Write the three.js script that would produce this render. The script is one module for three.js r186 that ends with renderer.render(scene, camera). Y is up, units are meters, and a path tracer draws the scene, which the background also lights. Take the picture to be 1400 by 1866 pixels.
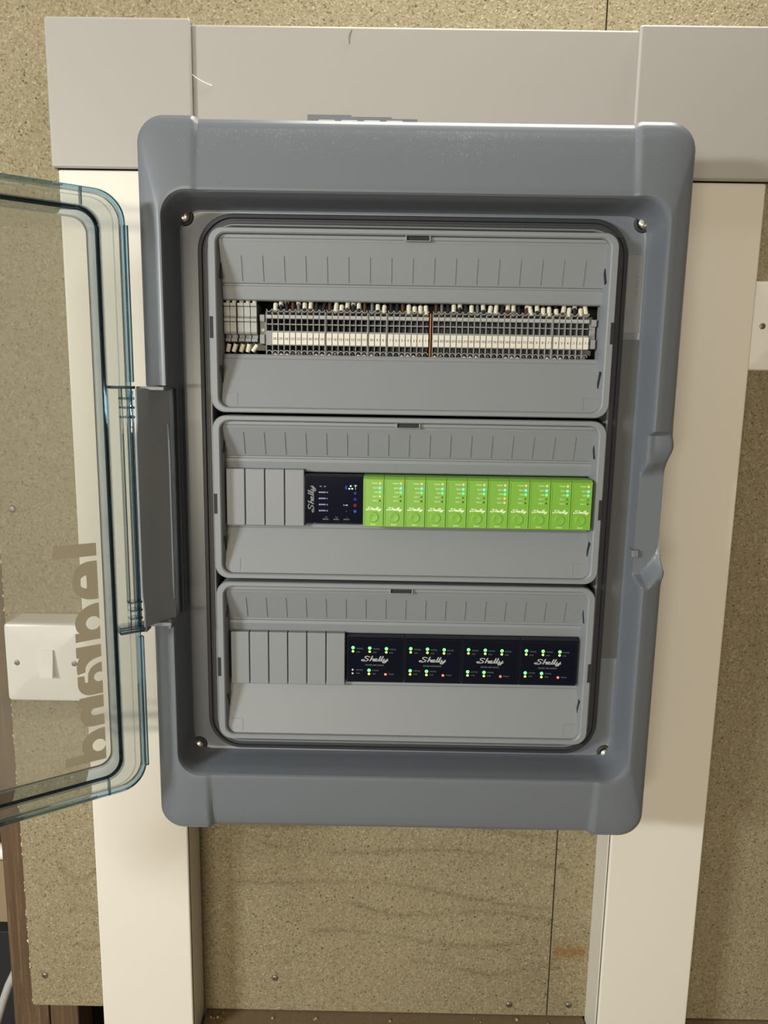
import * as THREE from 'three';
import { RoundedBoxGeometry } from 'three/addons/geometries/RoundedBoxGeometry.js';
import { mergeGeometries, toCreasedNormals } from 'three/addons/utils/BufferGeometryUtils.js';
import { RectAreaLightUniformsLib } from 'three/addons/lights/RectAreaLightUniformsLib.js';
import { Brush, Evaluator, SUBTRACTION } from 'three-bvh-csg';

// ---------------------------------------------------------------- camera, light, exposure
// Sizes below are millimetres measured from the middle of the enclosure's front plane (1.30 m above the floor).
const HEIGHT = 1.3;
const P = (x, y, z) => new THREE.Vector3(x / 1000, HEIGHT + y / 1000, z / 1000);
const rad = THREE.MathUtils.degToRad;
const scene = new THREE.Scene();
scene.background = new THREE.Color(0x000000);
const renderer = new THREE.WebGLRenderer({ antialias: true });
renderer.toneMapping = THREE.LinearToneMapping;
renderer.toneMappingExposure = 1.0;
renderer.shadowMap.enabled = true;
const camera = new THREE.PerspectiveCamera(2 * THREE.MathUtils.radToDeg(Math.atan(933 / 1350)), 1400 / 1866, 0.02, 20);
camera.position.copy(P(-17.3, 99.7, 626.9));
camera.rotation.order = 'YXZ';
camera.rotation.set(rad(-9.57), rad(0.31), rad(0.94));
scene.add(camera);
RectAreaLightUniformsLib.init();
// fluorescent batten on the ceiling just in front of the board, an added fill lamp on the unseen opposite wall, a work lamp on the left wall
const LAMPS = {
  batten: { at: [150, 838, -72], size: [0.6, 0.09], color: [1.0, 0.97, 0.9], power: 36 },
  fillLamp: { at: [-800, -60, 2900], size: [1.2, 0.12], color: [1.0, 0.90, 0.71], power: 104 },
  work: { at: [-1400, 330, 1200], size: [0.34, 0.12], color: [0.95, 1.0, 0.98], power: 200, aim: [0, -60, -60] },
};

// ---------------------------------------------------------------- helpers
let seed = 7;
const rnd = () => { seed = (seed + 0x6d2b79f5) | 0; let t = Math.imul(seed ^ (seed >>> 15), 1 | seed); t = (t + Math.imul(t ^ (t >>> 7), 61 | t)) ^ t; return ((t ^ (t >>> 14)) >>> 0) / 4294967296; };
const rr = (a, b) => a + (b - a) * rnd();
const taken = {};
const numbered = (n) => { const k = taken[n] = (taken[n] ?? -1) + 1; return k ? `${n}_${String(k).padStart(3, '0')}` : n; };
const tag = (o, label, category, group) => { o.userData.label = label; o.userData.category = category; if (group) o.userData.group = group; return o; };
function thing(name, at, label, category, group) {
  const g = new THREE.Group(); g.name = numbered(name); g.position.copy(P(...at)); scene.add(g);
  return tag(g, label, category, group);
}
// geometry in millimetres becomes a named mesh of its parent; list of geometries is joined first
function part(name, geo, mat, parent, label) {
  let g = Array.isArray(geo) ? (geo.length > 1 ? mergeGeometries(geo.map((q) => { const c = q.index ? q.toNonIndexed() : q.clone(); for (const k of Object.keys(c.attributes)) if (!['position', 'normal', 'uv'].includes(k)) c.deleteAttribute(k); if (!c.attributes.uv) c.setAttribute('uv', new THREE.BufferAttribute(new Float32Array(c.attributes.position.count * 2), 2)); return c; })) : geo[0]) : geo;
  if (!g.userData.metres) { g = g.clone().scale(0.001, 0.001, 0.001); g.userData.metres = true; }
  const m = new THREE.Mesh(g, mat); m.name = parent ? name : numbered(name);
  (parent ?? scene).add(m);
  if (label) m.userData.label = label;
  return m;
}
const metres = (g) => { g.scale(0.001, 0.001, 0.001); g.userData.metres = true; return g; };
function copyOf(o, at, label, group) {
  const c = o.clone(); c.name = numbered(o.name.replace(/_\d{3}$/, '')); c.userData = { ...o.userData };
  if (label) c.userData.label = label; if (group) c.userData.group = group;
  c.position.copy(P(...at)); scene.add(c); return c;
}
const structure = (o) => { o.userData.kind = 'structure'; return o; };
// box from corner to corner, edges rounded by r
function box(x0, x1, y0, y1, z0, z1, r = 0) {
  const w = x1 - x0, h = y1 - y0, d = z1 - z0;
  const g = r > 0 ? new RoundedBoxGeometry(w, h, d, 2, Math.min(r, w / 2.01, h / 2.01, d / 2.01)) : new THREE.BoxGeometry(w, h, d);
  return g.translate((x0 + x1) / 2, (y0 + y1) / 2, (z0 + z1) / 2);
}
// box whose front face alone carries the whole texture (uv 0..1), the other faces its lower left corner
function faceBox(x0, x1, y0, y1, z0, z1) {
  const g = new THREE.BoxGeometry(x1 - x0, y1 - y0, z1 - z0).translate((x0 + x1) / 2, (y0 + y1) / 2, (z0 + z1) / 2);
  const n = g.attributes.normal, uv = g.attributes.uv;
  for (let i = 0; i < uv.count; i++) if (n.getZ(i) < 0.5) uv.setXY(i, 0.004, 0.004);
  return g;
}
// uv = position in the plane of the dominant normal, divided by size (mm)
function planarUV(g, size, ox = 0, oy = 0) {
  const q = g.index ? g.toNonIndexed() : g, p = q.attributes.position, n = q.attributes.normal, uv = new Float32Array(p.count * 2);
  for (let i = 0; i < p.count; i++) {
    const ax = Math.abs(n.getX(i)), ay = Math.abs(n.getY(i)), az = Math.abs(n.getZ(i));
    const [a, b] = az >= ax && az >= ay ? [p.getX(i), p.getY(i)] : ax >= ay ? [p.getZ(i), p.getY(i)] : [p.getX(i), p.getZ(i)];
    uv[i * 2] = (a + ox) / size; uv[i * 2 + 1] = (b + oy) / size;
  }
  q.setAttribute('uv', new THREE.BufferAttribute(uv, 2)); return q;
}
// closed outline of a rounded rectangle, counter-clockwise: NX, NY points along the straight sides, NC per corner
function ring(hw, hh, r, NX = 1, NY = 1, NC = 8) {
  // fine divisions keep to the same places on every ring, so that steps across the rings stay straight
  const keep = (v, L, ref, k) => { const u = v / L * ref, a = Math.abs(u); return L < k + 1 ? v : a <= k ? u : Math.sign(u) * (k + (a - k) * (L - k) / (ref - k)); };
  const fx = (x) => (NX < 100 ? x : keep(x, hw - r, 201, 183)), fy = (y) => (NY < 100 ? y : keep(y, hh - r, 290, 200));
  const out = [], corner = (cx, cy, a0) => { for (let i = 0; i <= NC; i++) { const a = a0 + (i / NC) * Math.PI / 2; out.push([cx + r * Math.cos(a), cy + r * Math.sin(a)]); } };
  const side = (x0, y0, x1, y1, n) => { for (let i = 1; i < n; i++) out.push([x0 === x1 ? x0 : fx(x0 + (x1 - x0) * i / n), y0 === y1 ? y0 : fy(y0 + (y1 - y0) * i / n)]); };
  corner(hw - r, hh - r, 0); side(hw - r, hh, -hw + r, hh, NX);
  corner(-hw + r, hh - r, Math.PI / 2); side(-hw, hh - r, -hw, -hh + r, NY);
  corner(-hw + r, -hh + r, Math.PI); side(-hw + r, -hh, hw - r, -hh, NX);
  corner(hw - r, -hh + r, 1.5 * Math.PI); side(hw, -hh + r, hw, hh - r, NY);
  return out;
}
// skin between rings [[hw, hh, r, z], ...] from the outside over the front to the inside; move(point, k) may push single points
function loft(list, { NX = 1, NY = 1, NC = 8, cx = 0, cy = 0, close = false, crease = 0.5, move, uv } = {}) {
  const rows = list.map(([hw, hh, r, z], k) => ring(hw, hh, r, NX, NY, NC).map(([x, y]) => { const p = [x + cx, y + cy, z]; return move ? move(p, k) ?? p : p; }));
  if (close) rows.push(rows[0]);
  const n = rows[0].length, pos = [], idx = [];
  for (const r of rows) for (const p of r) pos.push(...p);
  for (let s = 0; s < rows.length - 1; s++) for (let t = 0; t < n; t++) { const a = s * n + t, b = s * n + (t + 1) % n, c = a + n, d = b + n; idx.push(a, b, d, a, d, c); }
  let g = new THREE.BufferGeometry(); g.setAttribute('position', new THREE.Float32BufferAttribute(pos, 3)); g.setIndex(idx);
  g = toCreasedNormals(g, crease);
  const q = g.attributes.position, u = new Float32Array(q.count * 2);
  if (uv) for (let i = 0; i < q.count; i++) { u[i * 2] = (q.getX(i) - uv[0]) / uv[2]; u[i * 2 + 1] = (q.getY(i) - uv[1]) / uv[3]; }
  g.setAttribute('uv', new THREE.BufferAttribute(u, 2)); return g;
}
// polygon in (y, z) drawn out along x
function prismX(poly, x0, x1) {
  const s = new THREE.Shape(poly.map(([y, z]) => new THREE.Vector2(y, z)));
  const g = new THREE.ExtrudeGeometry(s, { depth: x1 - x0, bevelEnabled: false });   // (y, z, x)
  const m = new THREE.Matrix4().set(0, 0, 1, x0, 1, 0, 0, 0, 0, 1, 0, 0, 0, 0, 0, 1);
  return g.applyMatrix4(m);
}
// polygon in (x, z) drawn out along y
function prismY(poly, y0, y1) {
  const s = new THREE.Shape(poly.map(([x, z]) => new THREE.Vector2(z, x)));
  const g = new THREE.ExtrudeGeometry(s, { depth: y1 - y0, bevelEnabled: false });   // (z, x, y)
  return g.applyMatrix4(new THREE.Matrix4().set(0, 1, 0, 0, 0, 0, 1, y0, 1, 0, 0, 0, 0, 0, 0, 1));
}
const tube = (pts, r, seg = 12, rs = 8) => new THREE.TubeGeometry(new THREE.CatmullRomCurve3(pts.map((p) => new THREE.Vector3(...p))), seg, r, rs);
function capTube(pts, r, seg = 8, rs = 10) {   // tube with rounded closed ends
  const a = new THREE.Vector3(...pts[0]), b = new THREE.Vector3(...pts[pts.length - 1]);
  return [tube(pts, r, seg, rs), new THREE.SphereGeometry(r, rs, 6).translate(a.x, a.y, a.z), new THREE.SphereGeometry(r, rs, 6).translate(b.x, b.y, b.z)];
}

// ---------------------------------------------------------------- textures
const canvas = (w, h) => { const c = document.createElement('canvas'); c.width = w; c.height = h; return [c, c.getContext('2d')]; };
function tex(c, srgb = true, repeat = false) {
  const t = new THREE.CanvasTexture(c); if (srgb) t.colorSpace = THREE.SRGBColorSpace;
  if (repeat) t.wrapS = t.wrapT = THREE.RepeatWrapping; t.anisotropy = 8; return t;
}
const grey = (v) => `rgb(${v | 0},${v | 0},${v | 0})`;
// chipboard: 1.25 m of pressed flakes, with water lines and a rusty patch near the foot
function chipboard() {
  const N = 2048, S = N / 1250, [c, g] = canvas(N, N), [b, h] = canvas(N, N);
  g.fillStyle = '#b0a484'; g.fillRect(0, 0, N, N); h.fillStyle = grey(120); h.fillRect(0, 0, N, N);
  const X = (x) => (x + 441) * S, Y = (y) => N - (y + 650) * S;
  // broad uneven tone of the board
  for (let i = 0; i < 240; i++) {
    const x = rr(0, N), y = rr(0, N), r = rr(50, 190), k = g.createRadialGradient(x, y, 0, x, y, r), d = rnd() < 0.5;
    k.addColorStop(0, d ? 'rgba(120,104,76,0.12)' : 'rgba(190,174,134,0.12)'); k.addColorStop(1, 'rgba(150,134,100,0)');
    g.fillStyle = k; g.fillRect(x - r, y - r, 2 * r, 2 * r);
  }
  const tones = ['#d6caaa', '#c0b494', '#948868', '#7d7051', '#e4dabb', '#b3a685', '#6a5d41', '#cec2a0', '#a2967a'];
  for (let i = 0; i < 560000; i++) {
    const x = rr(0, N), y = rr(0, N), a = rr(0, Math.PI), l = rr(1.6, 5), w = rr(0.8, 1.9), v = rnd();
    g.globalAlpha = rr(0.3, 0.85); g.fillStyle = tones[(rnd() * tones.length) | 0];
    g.setTransform(Math.cos(a), Math.sin(a), -Math.sin(a), Math.cos(a), x, y); g.fillRect(-l / 2, -w / 2, l, w);
    h.globalAlpha = 0.6; h.fillStyle = grey(60 + 170 * v); h.setTransform(Math.cos(a), Math.sin(a), -Math.sin(a), Math.cos(a), x, y); h.fillRect(-l / 2, -w / 2, l, w);
  }
  for (let i = 0; i < 11000; i++) {   // pale splinters and dark pits
    const x = rr(0, N), y = rr(0, N), a = rr(0, Math.PI), d = rnd() < 0.45;
    g.globalAlpha = rr(0.35, 0.85); g.fillStyle = d ? '#43361f' : '#ece2c4'; const l = d ? rr(1.5, 4) : rr(2, 5), w = d ? rr(1.2, 2.4) : rr(1, 1.8);
    g.setTransform(Math.cos(a), Math.sin(a), -Math.sin(a), Math.cos(a), x, y); g.fillRect(-l / 2, -w / 2, l, w);
    h.globalAlpha = 0.9; h.fillStyle = grey(d ? 0 : 255); h.setTransform(Math.cos(a), Math.sin(a), -Math.sin(a), Math.cos(a), x, y); h.fillRect(-l / 2, -w / 2, l, w);
  }
  g.setTransform(1, 0, 0, 1, 0, 0); h.setTransform(1, 0, 0, 1, 0, 0);
  // grimy tide lines across the lower part: broken clusters of dark specks
  const lines = [[-210, -395, 400, -14], [-160, -425, 360, -22], [-190, -470, 390, -30], [-60, -505, 250, -18], [-100, -545, 300, -8], [20, -585, 180, -6], [-400, -470, 60, -6], [-390, -520, 55, 3], [-380, -565, 55, 2]];
  for (const [x0, y0, L, drop] of lines) for (let i = 0; i < L * 9; i++) {
    const t = rnd(), x = x0 + t * L, y = y0 + drop * t + 7 * Math.sin(t * 7 + x0) + rr(-1, 1) * rr(0.5, 7);
    g.globalAlpha = rr(0.02, 0.13) * (0.35 + 0.65 * Math.abs(Math.sin(t * 5 + y0))); g.fillStyle = '#5e5139'; g.fillRect(X(x), Y(y), rr(1.5, 6), rr(1, 2.6));
  }
  for (let i = 0; i < 1500; i++) { g.globalAlpha = rr(0.04, 0.2); g.fillStyle = '#946634'; g.fillRect(X(rr(188, 226)), Y(-562 + rr(-1, 1) * rr(2, 15)), rr(1.5, 6), rr(1, 3)); }
  g.globalAlpha = 1; h.globalAlpha = 1;
  return [tex(c, true, true), tex(b, false, true)];
}
const [chipMap, chipBump] = chipboard();
// moulded plastic: fine grain, and for the enclosure cover a scatter of pale dust and splashes along its upper rim
function grain() {
  const N = 512, [c, g] = canvas(N, N); g.fillStyle = grey(128); g.fillRect(0, 0, N, N);
  for (let i = 0; i < 60000; i++) { g.globalAlpha = 0.5; g.fillStyle = grey(rr(70, 190)); g.fillRect(rr(0, N), rr(0, N), rr(1, 2.5), rr(1, 2.5)); }
  return tex(c, false, true);
}
const grainMap = grain();
function bezelMap() {
  const W = 1024, H = 1422, [c, g] = canvas(W, H); g.fillStyle = '#696f78'; g.fillRect(0, 0, W, H);
  const spot = (x, y, r, col, a) => { g.globalAlpha = a; g.fillStyle = col; g.beginPath(); g.ellipse((x + 224) / 448 * W, (311 - y) / 622 * H, r * rr(1, 2.4), r, rr(0, 3), 0, 7); g.fill(); };
  for (let i = 0; i < 1500; i++) { const q = rnd(); const x = q < 0.35 ? 40 + rr(-1, 1) * rr(0, 55) : q < 0.6 ? -110 + rr(-1, 1) * rr(0, 80) : rr(-205, 205); spot(x, 303 - rnd() * rnd() * 30, rr(0.25, 0.75), '#c0c2be', rr(0.06, 0.4)); }
  for (let i = 0; i < 260; i++) spot(rr(-220, 220), rr(-305, 300), rr(0.4, 0.9), '#b6b7b2', rr(0.08, 0.35));
  g.globalAlpha = 1; return tex(c);
}
// hand-drawn script wordmark, 100 x 48 units
function wordmark(g, x, y, w, color, lw = 4.6) {
  g.save(); g.translate(x, y); g.scale(w / 100, w / 165); g.strokeStyle = color; g.lineWidth = lw; g.lineCap = 'round'; g.lineJoin = 'round'; g.beginPath();
  const d = new Path2D('M31 8 C26 -1 13 3 15 11 C17 19 29 19 25 28 C21 37 2 36 2 29 C2 25 8 24 12 27 M42 2 L33 33 M35 27 C39 17 49 16 46 24 L44 30 C43 35 48 34 51 29 C58 27 62 18 56 18 C49 18 47 34 55 34 C60 34 64 30 66 26 L73 2 M73 2 L66 29 C65 35 70 34 73 29 L82 2 M82 2 L75 29 C74 35 79 34 82 30 M86 19 L84 28 C84 34 91 33 93 27 M98 19 L91 40 C89 47 79 46 81 40 C83 36 92 35 99 30');
  g.stroke(d); g.restore();
}
function relayFace() {   // 18 x 44.5 mm
  const k = 20, [c, g] = canvas(360, 890); g.fillStyle = '#76ad3b'; g.fillRect(0, 0, 360, 890);
  g.fillStyle = '#e6f3cf'; g.textAlign = 'right'; g.textBaseline = 'middle'; g.font = '37px sans-serif';
  ['Power', 'Wi-Fi', 'LAN', 'Out 1', 'Out 2'].forEach((s, i) => g.fillText(s, 12.6 * k, [3.6, 7.8, 11.5, 15.2, 19][i] * k));
  g.textAlign = 'center'; g.fillText('Reset', 8.8 * k, 40.2 * k);
  wordmark(g, 2.3 * k, 24.6 * k, 13.4 * k, '#f3faE6', 4.4);
  return tex(c);
}
function switchFace() {   // 53 x 45 mm
  const k = 18, [c, g] = canvas(53 * k, 45 * k); g.fillStyle = '#0a101d'; g.fillRect(0, 0, 53 * k, 45 * k);
  g.strokeStyle = '#1a212b'; g.lineWidth = 4; g.strokeRect(1 * k, 2.2 * k, 51 * k, 42 * k);
  g.fillStyle = '#757a7f'; g.textBaseline = 'middle'; g.font = '35px sans-serif';
  for (const [x, y, s] of [[8.6, 11.3, 'Activity'], [24, 11.4, 'Activity'], [39.4, 11.7, 'Activity'], [8.6, 14.8, 'Link'], [24, 14.9, 'Link'], [39.4, 15.1, 'Link'], [8.4, 32.8, 'Activity'], [23.6, 33.1, 'Activity'], [8.4, 36.2, 'Link'], [23.6, 36.5, 'Link'], [39, 36.7, 'Power']]) g.fillText(s, x * k, y * k);
  g.font = 'bold 36px sans-serif'; g.textAlign = 'center'; g.fillStyle = '#6f7479'; g.fillText('10/100 LAN Switch', 25.8 * k, 27.9 * k);
  wordmark(g, 13.2 * k, 18.6 * k, 25.2 * k, '#a9adb0', 4.8);
  return tex(c);
}
function displayFace(light) {   // 53 x 45.5 mm: print (light = false) or what the screen shows (light = true)
  const k = 18, [c, g] = canvas(53 * k, 45.5 * k); g.fillStyle = light ? '#000' : '#090e1f'; g.fillRect(0, 0, 53 * k, 45.5 * k);
  const q = (x) => x / 11.48 * k;   // positions were read off at 11.48 units per mm
  g.textBaseline = 'middle';
  if (!light) {
    g.save(); g.translate(q(32), q(408)); g.rotate(-Math.PI / 2); wordmark(g, 0, 0, q(300), '#80858a', 5); g.restore();
    g.strokeStyle = '#8b8f94'; g.lineWidth = 5; g.lineCap = 'round';
    for (const [x, s] of [[226, 1], [334, -1]]) { g.beginPath(); g.moveTo(q(x - 14), q(458 + 7 * s)); g.lineTo(q(x), q(458 - 7 * s)); g.lineTo(q(x + 14), q(458 + 7 * s)); g.stroke(); }
    g.fillStyle = '#70757a'; g.font = '24px sans-serif'; g.textAlign = 'center'; g.fillText('OK', q(440), q(462));
    g.strokeStyle = '#2a3240'; g.lineWidth = 3; for (const x of [226, 334, 440]) { g.beginPath(); g.roundRect(q(x - 36), q(485), q(72), q(28), q(14)); g.stroke(); }
    for (let i = 0; i < 46; i++) { g.globalAlpha = rr(0.2, 0.8); g.fillStyle = '#8d939c'; g.fillRect(q(rr(20, 590)), q(rr(60, 520)), rr(1, 5), rr(1, 2.4)); }
    g.globalAlpha = 1; g.fillStyle = '#e8e6df'; g.fillRect(q(104), q(520), 10, 16); return tex(c);
  }
  g.fillStyle = '#d7e2ff'; g.font = 'bold 31px monospace';
  ['OUTPUT-0', 'OUTPUT-1', 'OUTPUT-2', 'OUTPUT-3'].forEach((s, i) => g.fillText(s, q(148), q(180 + 68.5 * i)));
  g.font = 'bold 18px monospace'; g.fillText('PRO', q(156), q(114)); g.fillText('4PM', q(200), q(114)); g.font = 'bold 30px monospace'; g.fillText('0.0W', q(404), q(320)); g.fillText('-', q(430), q(388));
  g.lineWidth = 4;
  [['#3a4a9a', '#26337a'], ['#3f44b4', '#262c84'], ['#c04030', '#5a1c18'], ['#4a80d0', '#234a90']].forEach(([o, f], i) => { g.strokeStyle = o; g.fillStyle = f; g.beginPath(); g.arc(q(526), q(184 + 68 * i), q(14), 0, 7); g.fill(); g.stroke(); });
  g.strokeStyle = '#4a55ff'; g.lineWidth = 5; g.beginPath(); g.moveTo(q(420), q(112)); g.lineTo(q(440), q(134)); g.lineTo(q(430), q(144)); g.lineTo(q(430), q(102)); g.lineTo(q(440), q(112)); g.lineTo(q(420), q(134)); g.stroke();
  g.fillStyle = '#d8ffe8'; for (const [x, y] of [[471, 97], [456, 127], [486, 127]]) g.fillRect(q(x), q(y), q(18), q(16));
  g.strokeStyle = '#d8ffe8'; g.beginPath(); g.moveTo(q(530), q(144)); g.lineTo(q(530), q(104)); g.stroke(); g.beginPath(); g.arc(q(530), q(108), q(14), 3.4, 6.1); g.stroke(); g.beginPath(); g.arc(q(530), q(104), q(6), 0, 7); g.fill();
  g.fillStyle = '#0d1226'; for (const y of [146, 214, 282, 350, 418]) g.fillRect(q(140), q(y), q(410), 2);
  return tex(c);
}
function numbersAtlas() {   // 1..26 in a 7 x 4 grid
  const [c, g] = canvas(700, 840); g.fillStyle = '#efe9da'; g.fillRect(0, 0, 700, 840);
  g.fillStyle = '#2a2824'; g.font = 'bold 58px sans-serif'; g.textAlign = 'center'; g.textBaseline = 'middle';
  for (let n = 1; n <= 26; n++) { const x = ((n - 1) % 7) * 100, y = Math.floor((n - 1) / 7) * 210; g.fillText(String(n), x + 46, y + 108); g.fillRect(x + 93, y + 84, 7, 46); }
  return tex(c);
}
function embossMap() {
  const [c, g] = canvas(256, 900); g.fillStyle = '#777b7d'; g.fillRect(0, 0, 256, 900);
  g.save(); g.translate(190, 300); g.rotate(-Math.PI / 2); g.fillStyle = '#5d5f60'; g.font = '60px sans-serif'; g.fillText('AC 400 V', -170, 0); g.restore();
  g.save(); g.translate(80, 700); g.rotate(-Math.PI / 2); g.fillStyle = '#646667'; g.font = '60px sans-serif'; g.fillText('19 XX', -100, 0); g.restore();
  return tex(c);
}
function woodMap() {
  const [c, g] = canvas(512, 1024); g.fillStyle = '#54412e'; g.fillRect(0, 0, 512, 1024);
  for (let i = 0; i < 1500; i++) { g.globalAlpha = rr(0.08, 0.35); g.fillStyle = ['#382818', '#705840', '#604830', '#806a50'][(rnd() * 4) | 0]; g.fillRect(rr(0, 512), rr(-100, 1024), rr(1, 4), rr(40, 360)); }
  for (let i = 0; i < 700; i++) { g.globalAlpha = rr(0.1, 0.5); g.fillStyle = rnd() < 0.5 ? '#8f7a5c' : '#2b1c0e'; g.fillRect(rr(0, 512), rr(0, 1024), rr(1, 5), rr(1, 5)); }
  g.globalAlpha = 1; return tex(c, true, true);
}
function plasterMap(base, a, b) {
  const [c, g] = canvas(512, 512); g.fillStyle = base; g.fillRect(0, 0, 512, 512);
  for (let i = 0; i < 14000; i++) { g.globalAlpha = rr(0.05, 0.3); g.fillStyle = rnd() < 0.5 ? a : b; g.fillRect(rr(0, 512), rr(0, 512), rr(1, 4), rr(1, 4)); }
  g.globalAlpha = 1; return tex(c, true, true);
}

// ---------------------------------------------------------------- materials
const std = (o) => new THREE.MeshStandardMaterial(o), phys = (o) => new THREE.MeshPhysicalMaterial(o);
const lin = (r, g, b) => new THREE.Color().setRGB(r, g, b);
const grainAt = (mm) => { const t = grainMap.clone(); t.repeat.set(1, 1); return t; };
const M = {
  chip: std({ map: chipMap, color: lin(0.6, 0.598, 0.6), bumpMap: chipBump, bumpScale: 0.0012, roughness: 0.93 }),
  chipEdge: std({ color: lin(0.62, 0.5, 0.3), roughness: 0.95 }),
  pvc: std({ color: lin(0.715, 0.685, 0.63), roughness: 0.38 }),
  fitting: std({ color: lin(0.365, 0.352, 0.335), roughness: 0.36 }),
  white: std({ color: lin(0.83, 0.81, 0.80), roughness: 0.28 }),
  bezel: std({ map: bezelMap(), roughness: 0.36 }),
  plastic: std({ color: lin(0.16, 0.174, 0.198), roughness: 0.42 }),
  cover: std({ color: lin(0.212, 0.229, 0.254), roughness: 0.5 }),
  emboss: std({ map: embossMap(), roughness: 0.42 }),
  rubber: std({ color: lin(0.03, 0.032, 0.04), roughness: 0.55 }),
  slot: std({ color: lin(0.012, 0.013, 0.018), roughness: 0.7 }),
  inside: std({ color: lin(0.05, 0.052, 0.06), roughness: 0.7 }),
  darkStrip: std({ color: lin(0.085, 0.09, 0.096), roughness: 0.5 }),
  steel: std({ color: lin(0.62, 0.60, 0.58), metalness: 1, roughness: 0.28 }),
  dullSteel: std({ color: lin(0.3, 0.285, 0.25), metalness: 1, roughness: 0.5 }),
  pane: phys({ color: lin(0.97, 0.97, 0.95), transmission: 1, thickness: 0, roughness: 0.43, ior: 1.5 }),
  clear: phys({ color: lin(0.90, 0.92, 0.91), transmission: 1, thickness: 0, roughness: 0.32, ior: 1.5 }),
  wall: phys({ color: lin(0.98, 0.99, 1), transmission: 1, thickness: 0.004, roughness: 0.03, ior: 1.5, attenuationColor: lin(0.46, 0.53, 0.58), attenuationDistance: 0.0045 }),
  edge: phys({ color: lin(0.97, 0.99, 1), transmission: 1, thickness: 0.004, roughness: 0.03, ior: 1.5, attenuationColor: lin(0.32, 0.48, 0.6), attenuationDistance: 0.0065 }),
  print: std({ color: lin(0.45, 0.40, 0.31), roughness: 0.6 }),
  green: std({ color: lin(0.182, 0.418, 0.044), roughness: 0.4 }),
  relayFace: std({ map: relayFace(), roughness: 0.4 }),
  black: std({ color: lin(0.012, 0.014, 0.02), roughness: 0.3 }),
  switchFace: std({ map: switchFace(), roughness: 0.07 }),
  displayFace: std({ map: displayFace(false), emissiveMap: displayFace(true), emissive: lin(1, 1, 1), emissiveIntensity: 1.2, roughness: 0.07 }),
  terminal: std({ color: lin(0.24, 0.25, 0.26), roughness: 0.55 }),
  terminalLight: std({ color: lin(0.34, 0.35, 0.345), roughness: 0.5 }),
  marker: std({ map: numbersAtlas(), color: lin(0.76, 0.78, 0.82), roughness: 0.5 }),
  orange: std({ color: lin(0.42, 0.17, 0.06), roughness: 0.5 }),
  wireBlack: std({ color: lin(0.02, 0.02, 0.024), roughness: 0.5 }),
  wireBrown: std({ color: lin(0.10, 0.04, 0.022), roughness: 0.5 }),
  wireGrey: std({ color: lin(0.15, 0.15, 0.15), roughness: 0.5 }),
  sleeve: std({ color: lin(0.66, 0.63, 0.53), roughness: 0.5 }),
  wood: std({ map: woodMap(), roughness: 0.85 }),
  dusty: std({ map: plasterMap('#75634a', '#57462f', '#94826a'), roughness: 0.95 }),
  plaster: std({ map: plasterMap('#b7ab97', '#8f846f', '#cfc4b0'), roughness: 0.95 }),
  block: std({ map: plasterMap('#262320', '#1a1715', '#35302a'), roughness: 0.95 }),  // near-black wall: shade of the gap behind the stud, put into the colour
  concrete: std({ map: plasterMap('#8d877c', '#6d675e', '#a39d90'), roughness: 0.9 }),
  card: std({ color: lin(0.30, 0.225, 0.14), roughness: 0.9 }),
  greyCable: std({ color: lin(0.42, 0.42, 0.43), roughness: 0.5 }),
  lampBody: std({ color: lin(0.75, 0.75, 0.75), roughness: 0.5 }),
  crumb: std({ color: lin(0.4, 0.33, 0.22), roughness: 0.9 }),
  hair: std({ color: lin(0.2, 0.19, 0.18), roughness: 0.6 }),
};
const glow = (r, g, b, k) => std({ color: lin(0.02, 0.02, 0.02), emissive: lin(r, g, b), emissiveIntensity: k, roughness: 0.3 });
const L = {
  orange: glow(1, 0.33, 0.14, 2), blue: glow(0.1, 0.45, 1, 2.2), lan: glow(0.14, 1, 0.24, 1.5), offDark: std({ color: lin(0.012, 0.03, 0.008), roughness: 0.3 }), offGreen: std({ color: lin(0.05, 0.13, 0.02), roughness: 0.3 }),
  green: glow(0.16, 1, 0.26, 2.1), yellow: glow(1, 0.78, 0.1, 1.7), red: glow(1, 0.14, 0.09, 2.6), offWhite: std({ color: lin(0.6, 0.6, 0.65), roughness: 0.3 }),
};

// ---------------------------------------------------------------- the room
{
  const slab = (name, a, mat, size) => { structure(part(name, planarUV(box(...a), size), mat)).position.y = HEIGHT; };
  const b = -HEIGHT * 1000, t = 900;
  slab('floor', [-2600, 2600, b - 60, b, -620, 3000], M.concrete, 900);
  slab('ceiling', [-2600, 2600, t, t + 60, -620, 3000], M.plaster, 900);
  slab('wall_back', [-2600, 2600, b, t, -620, -560], M.block, 700);
  slab('wall_front', [-2600, 2600, b, t, 2940, 3000], M.plaster, 900);
  slab('wall_left', [-2600, -2540, b, t, -560, 2940], M.plaster, 900);
  slab('wall_right', [2540, 2600, b, t, -560, 2940], M.plaster, 900);
}
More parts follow.
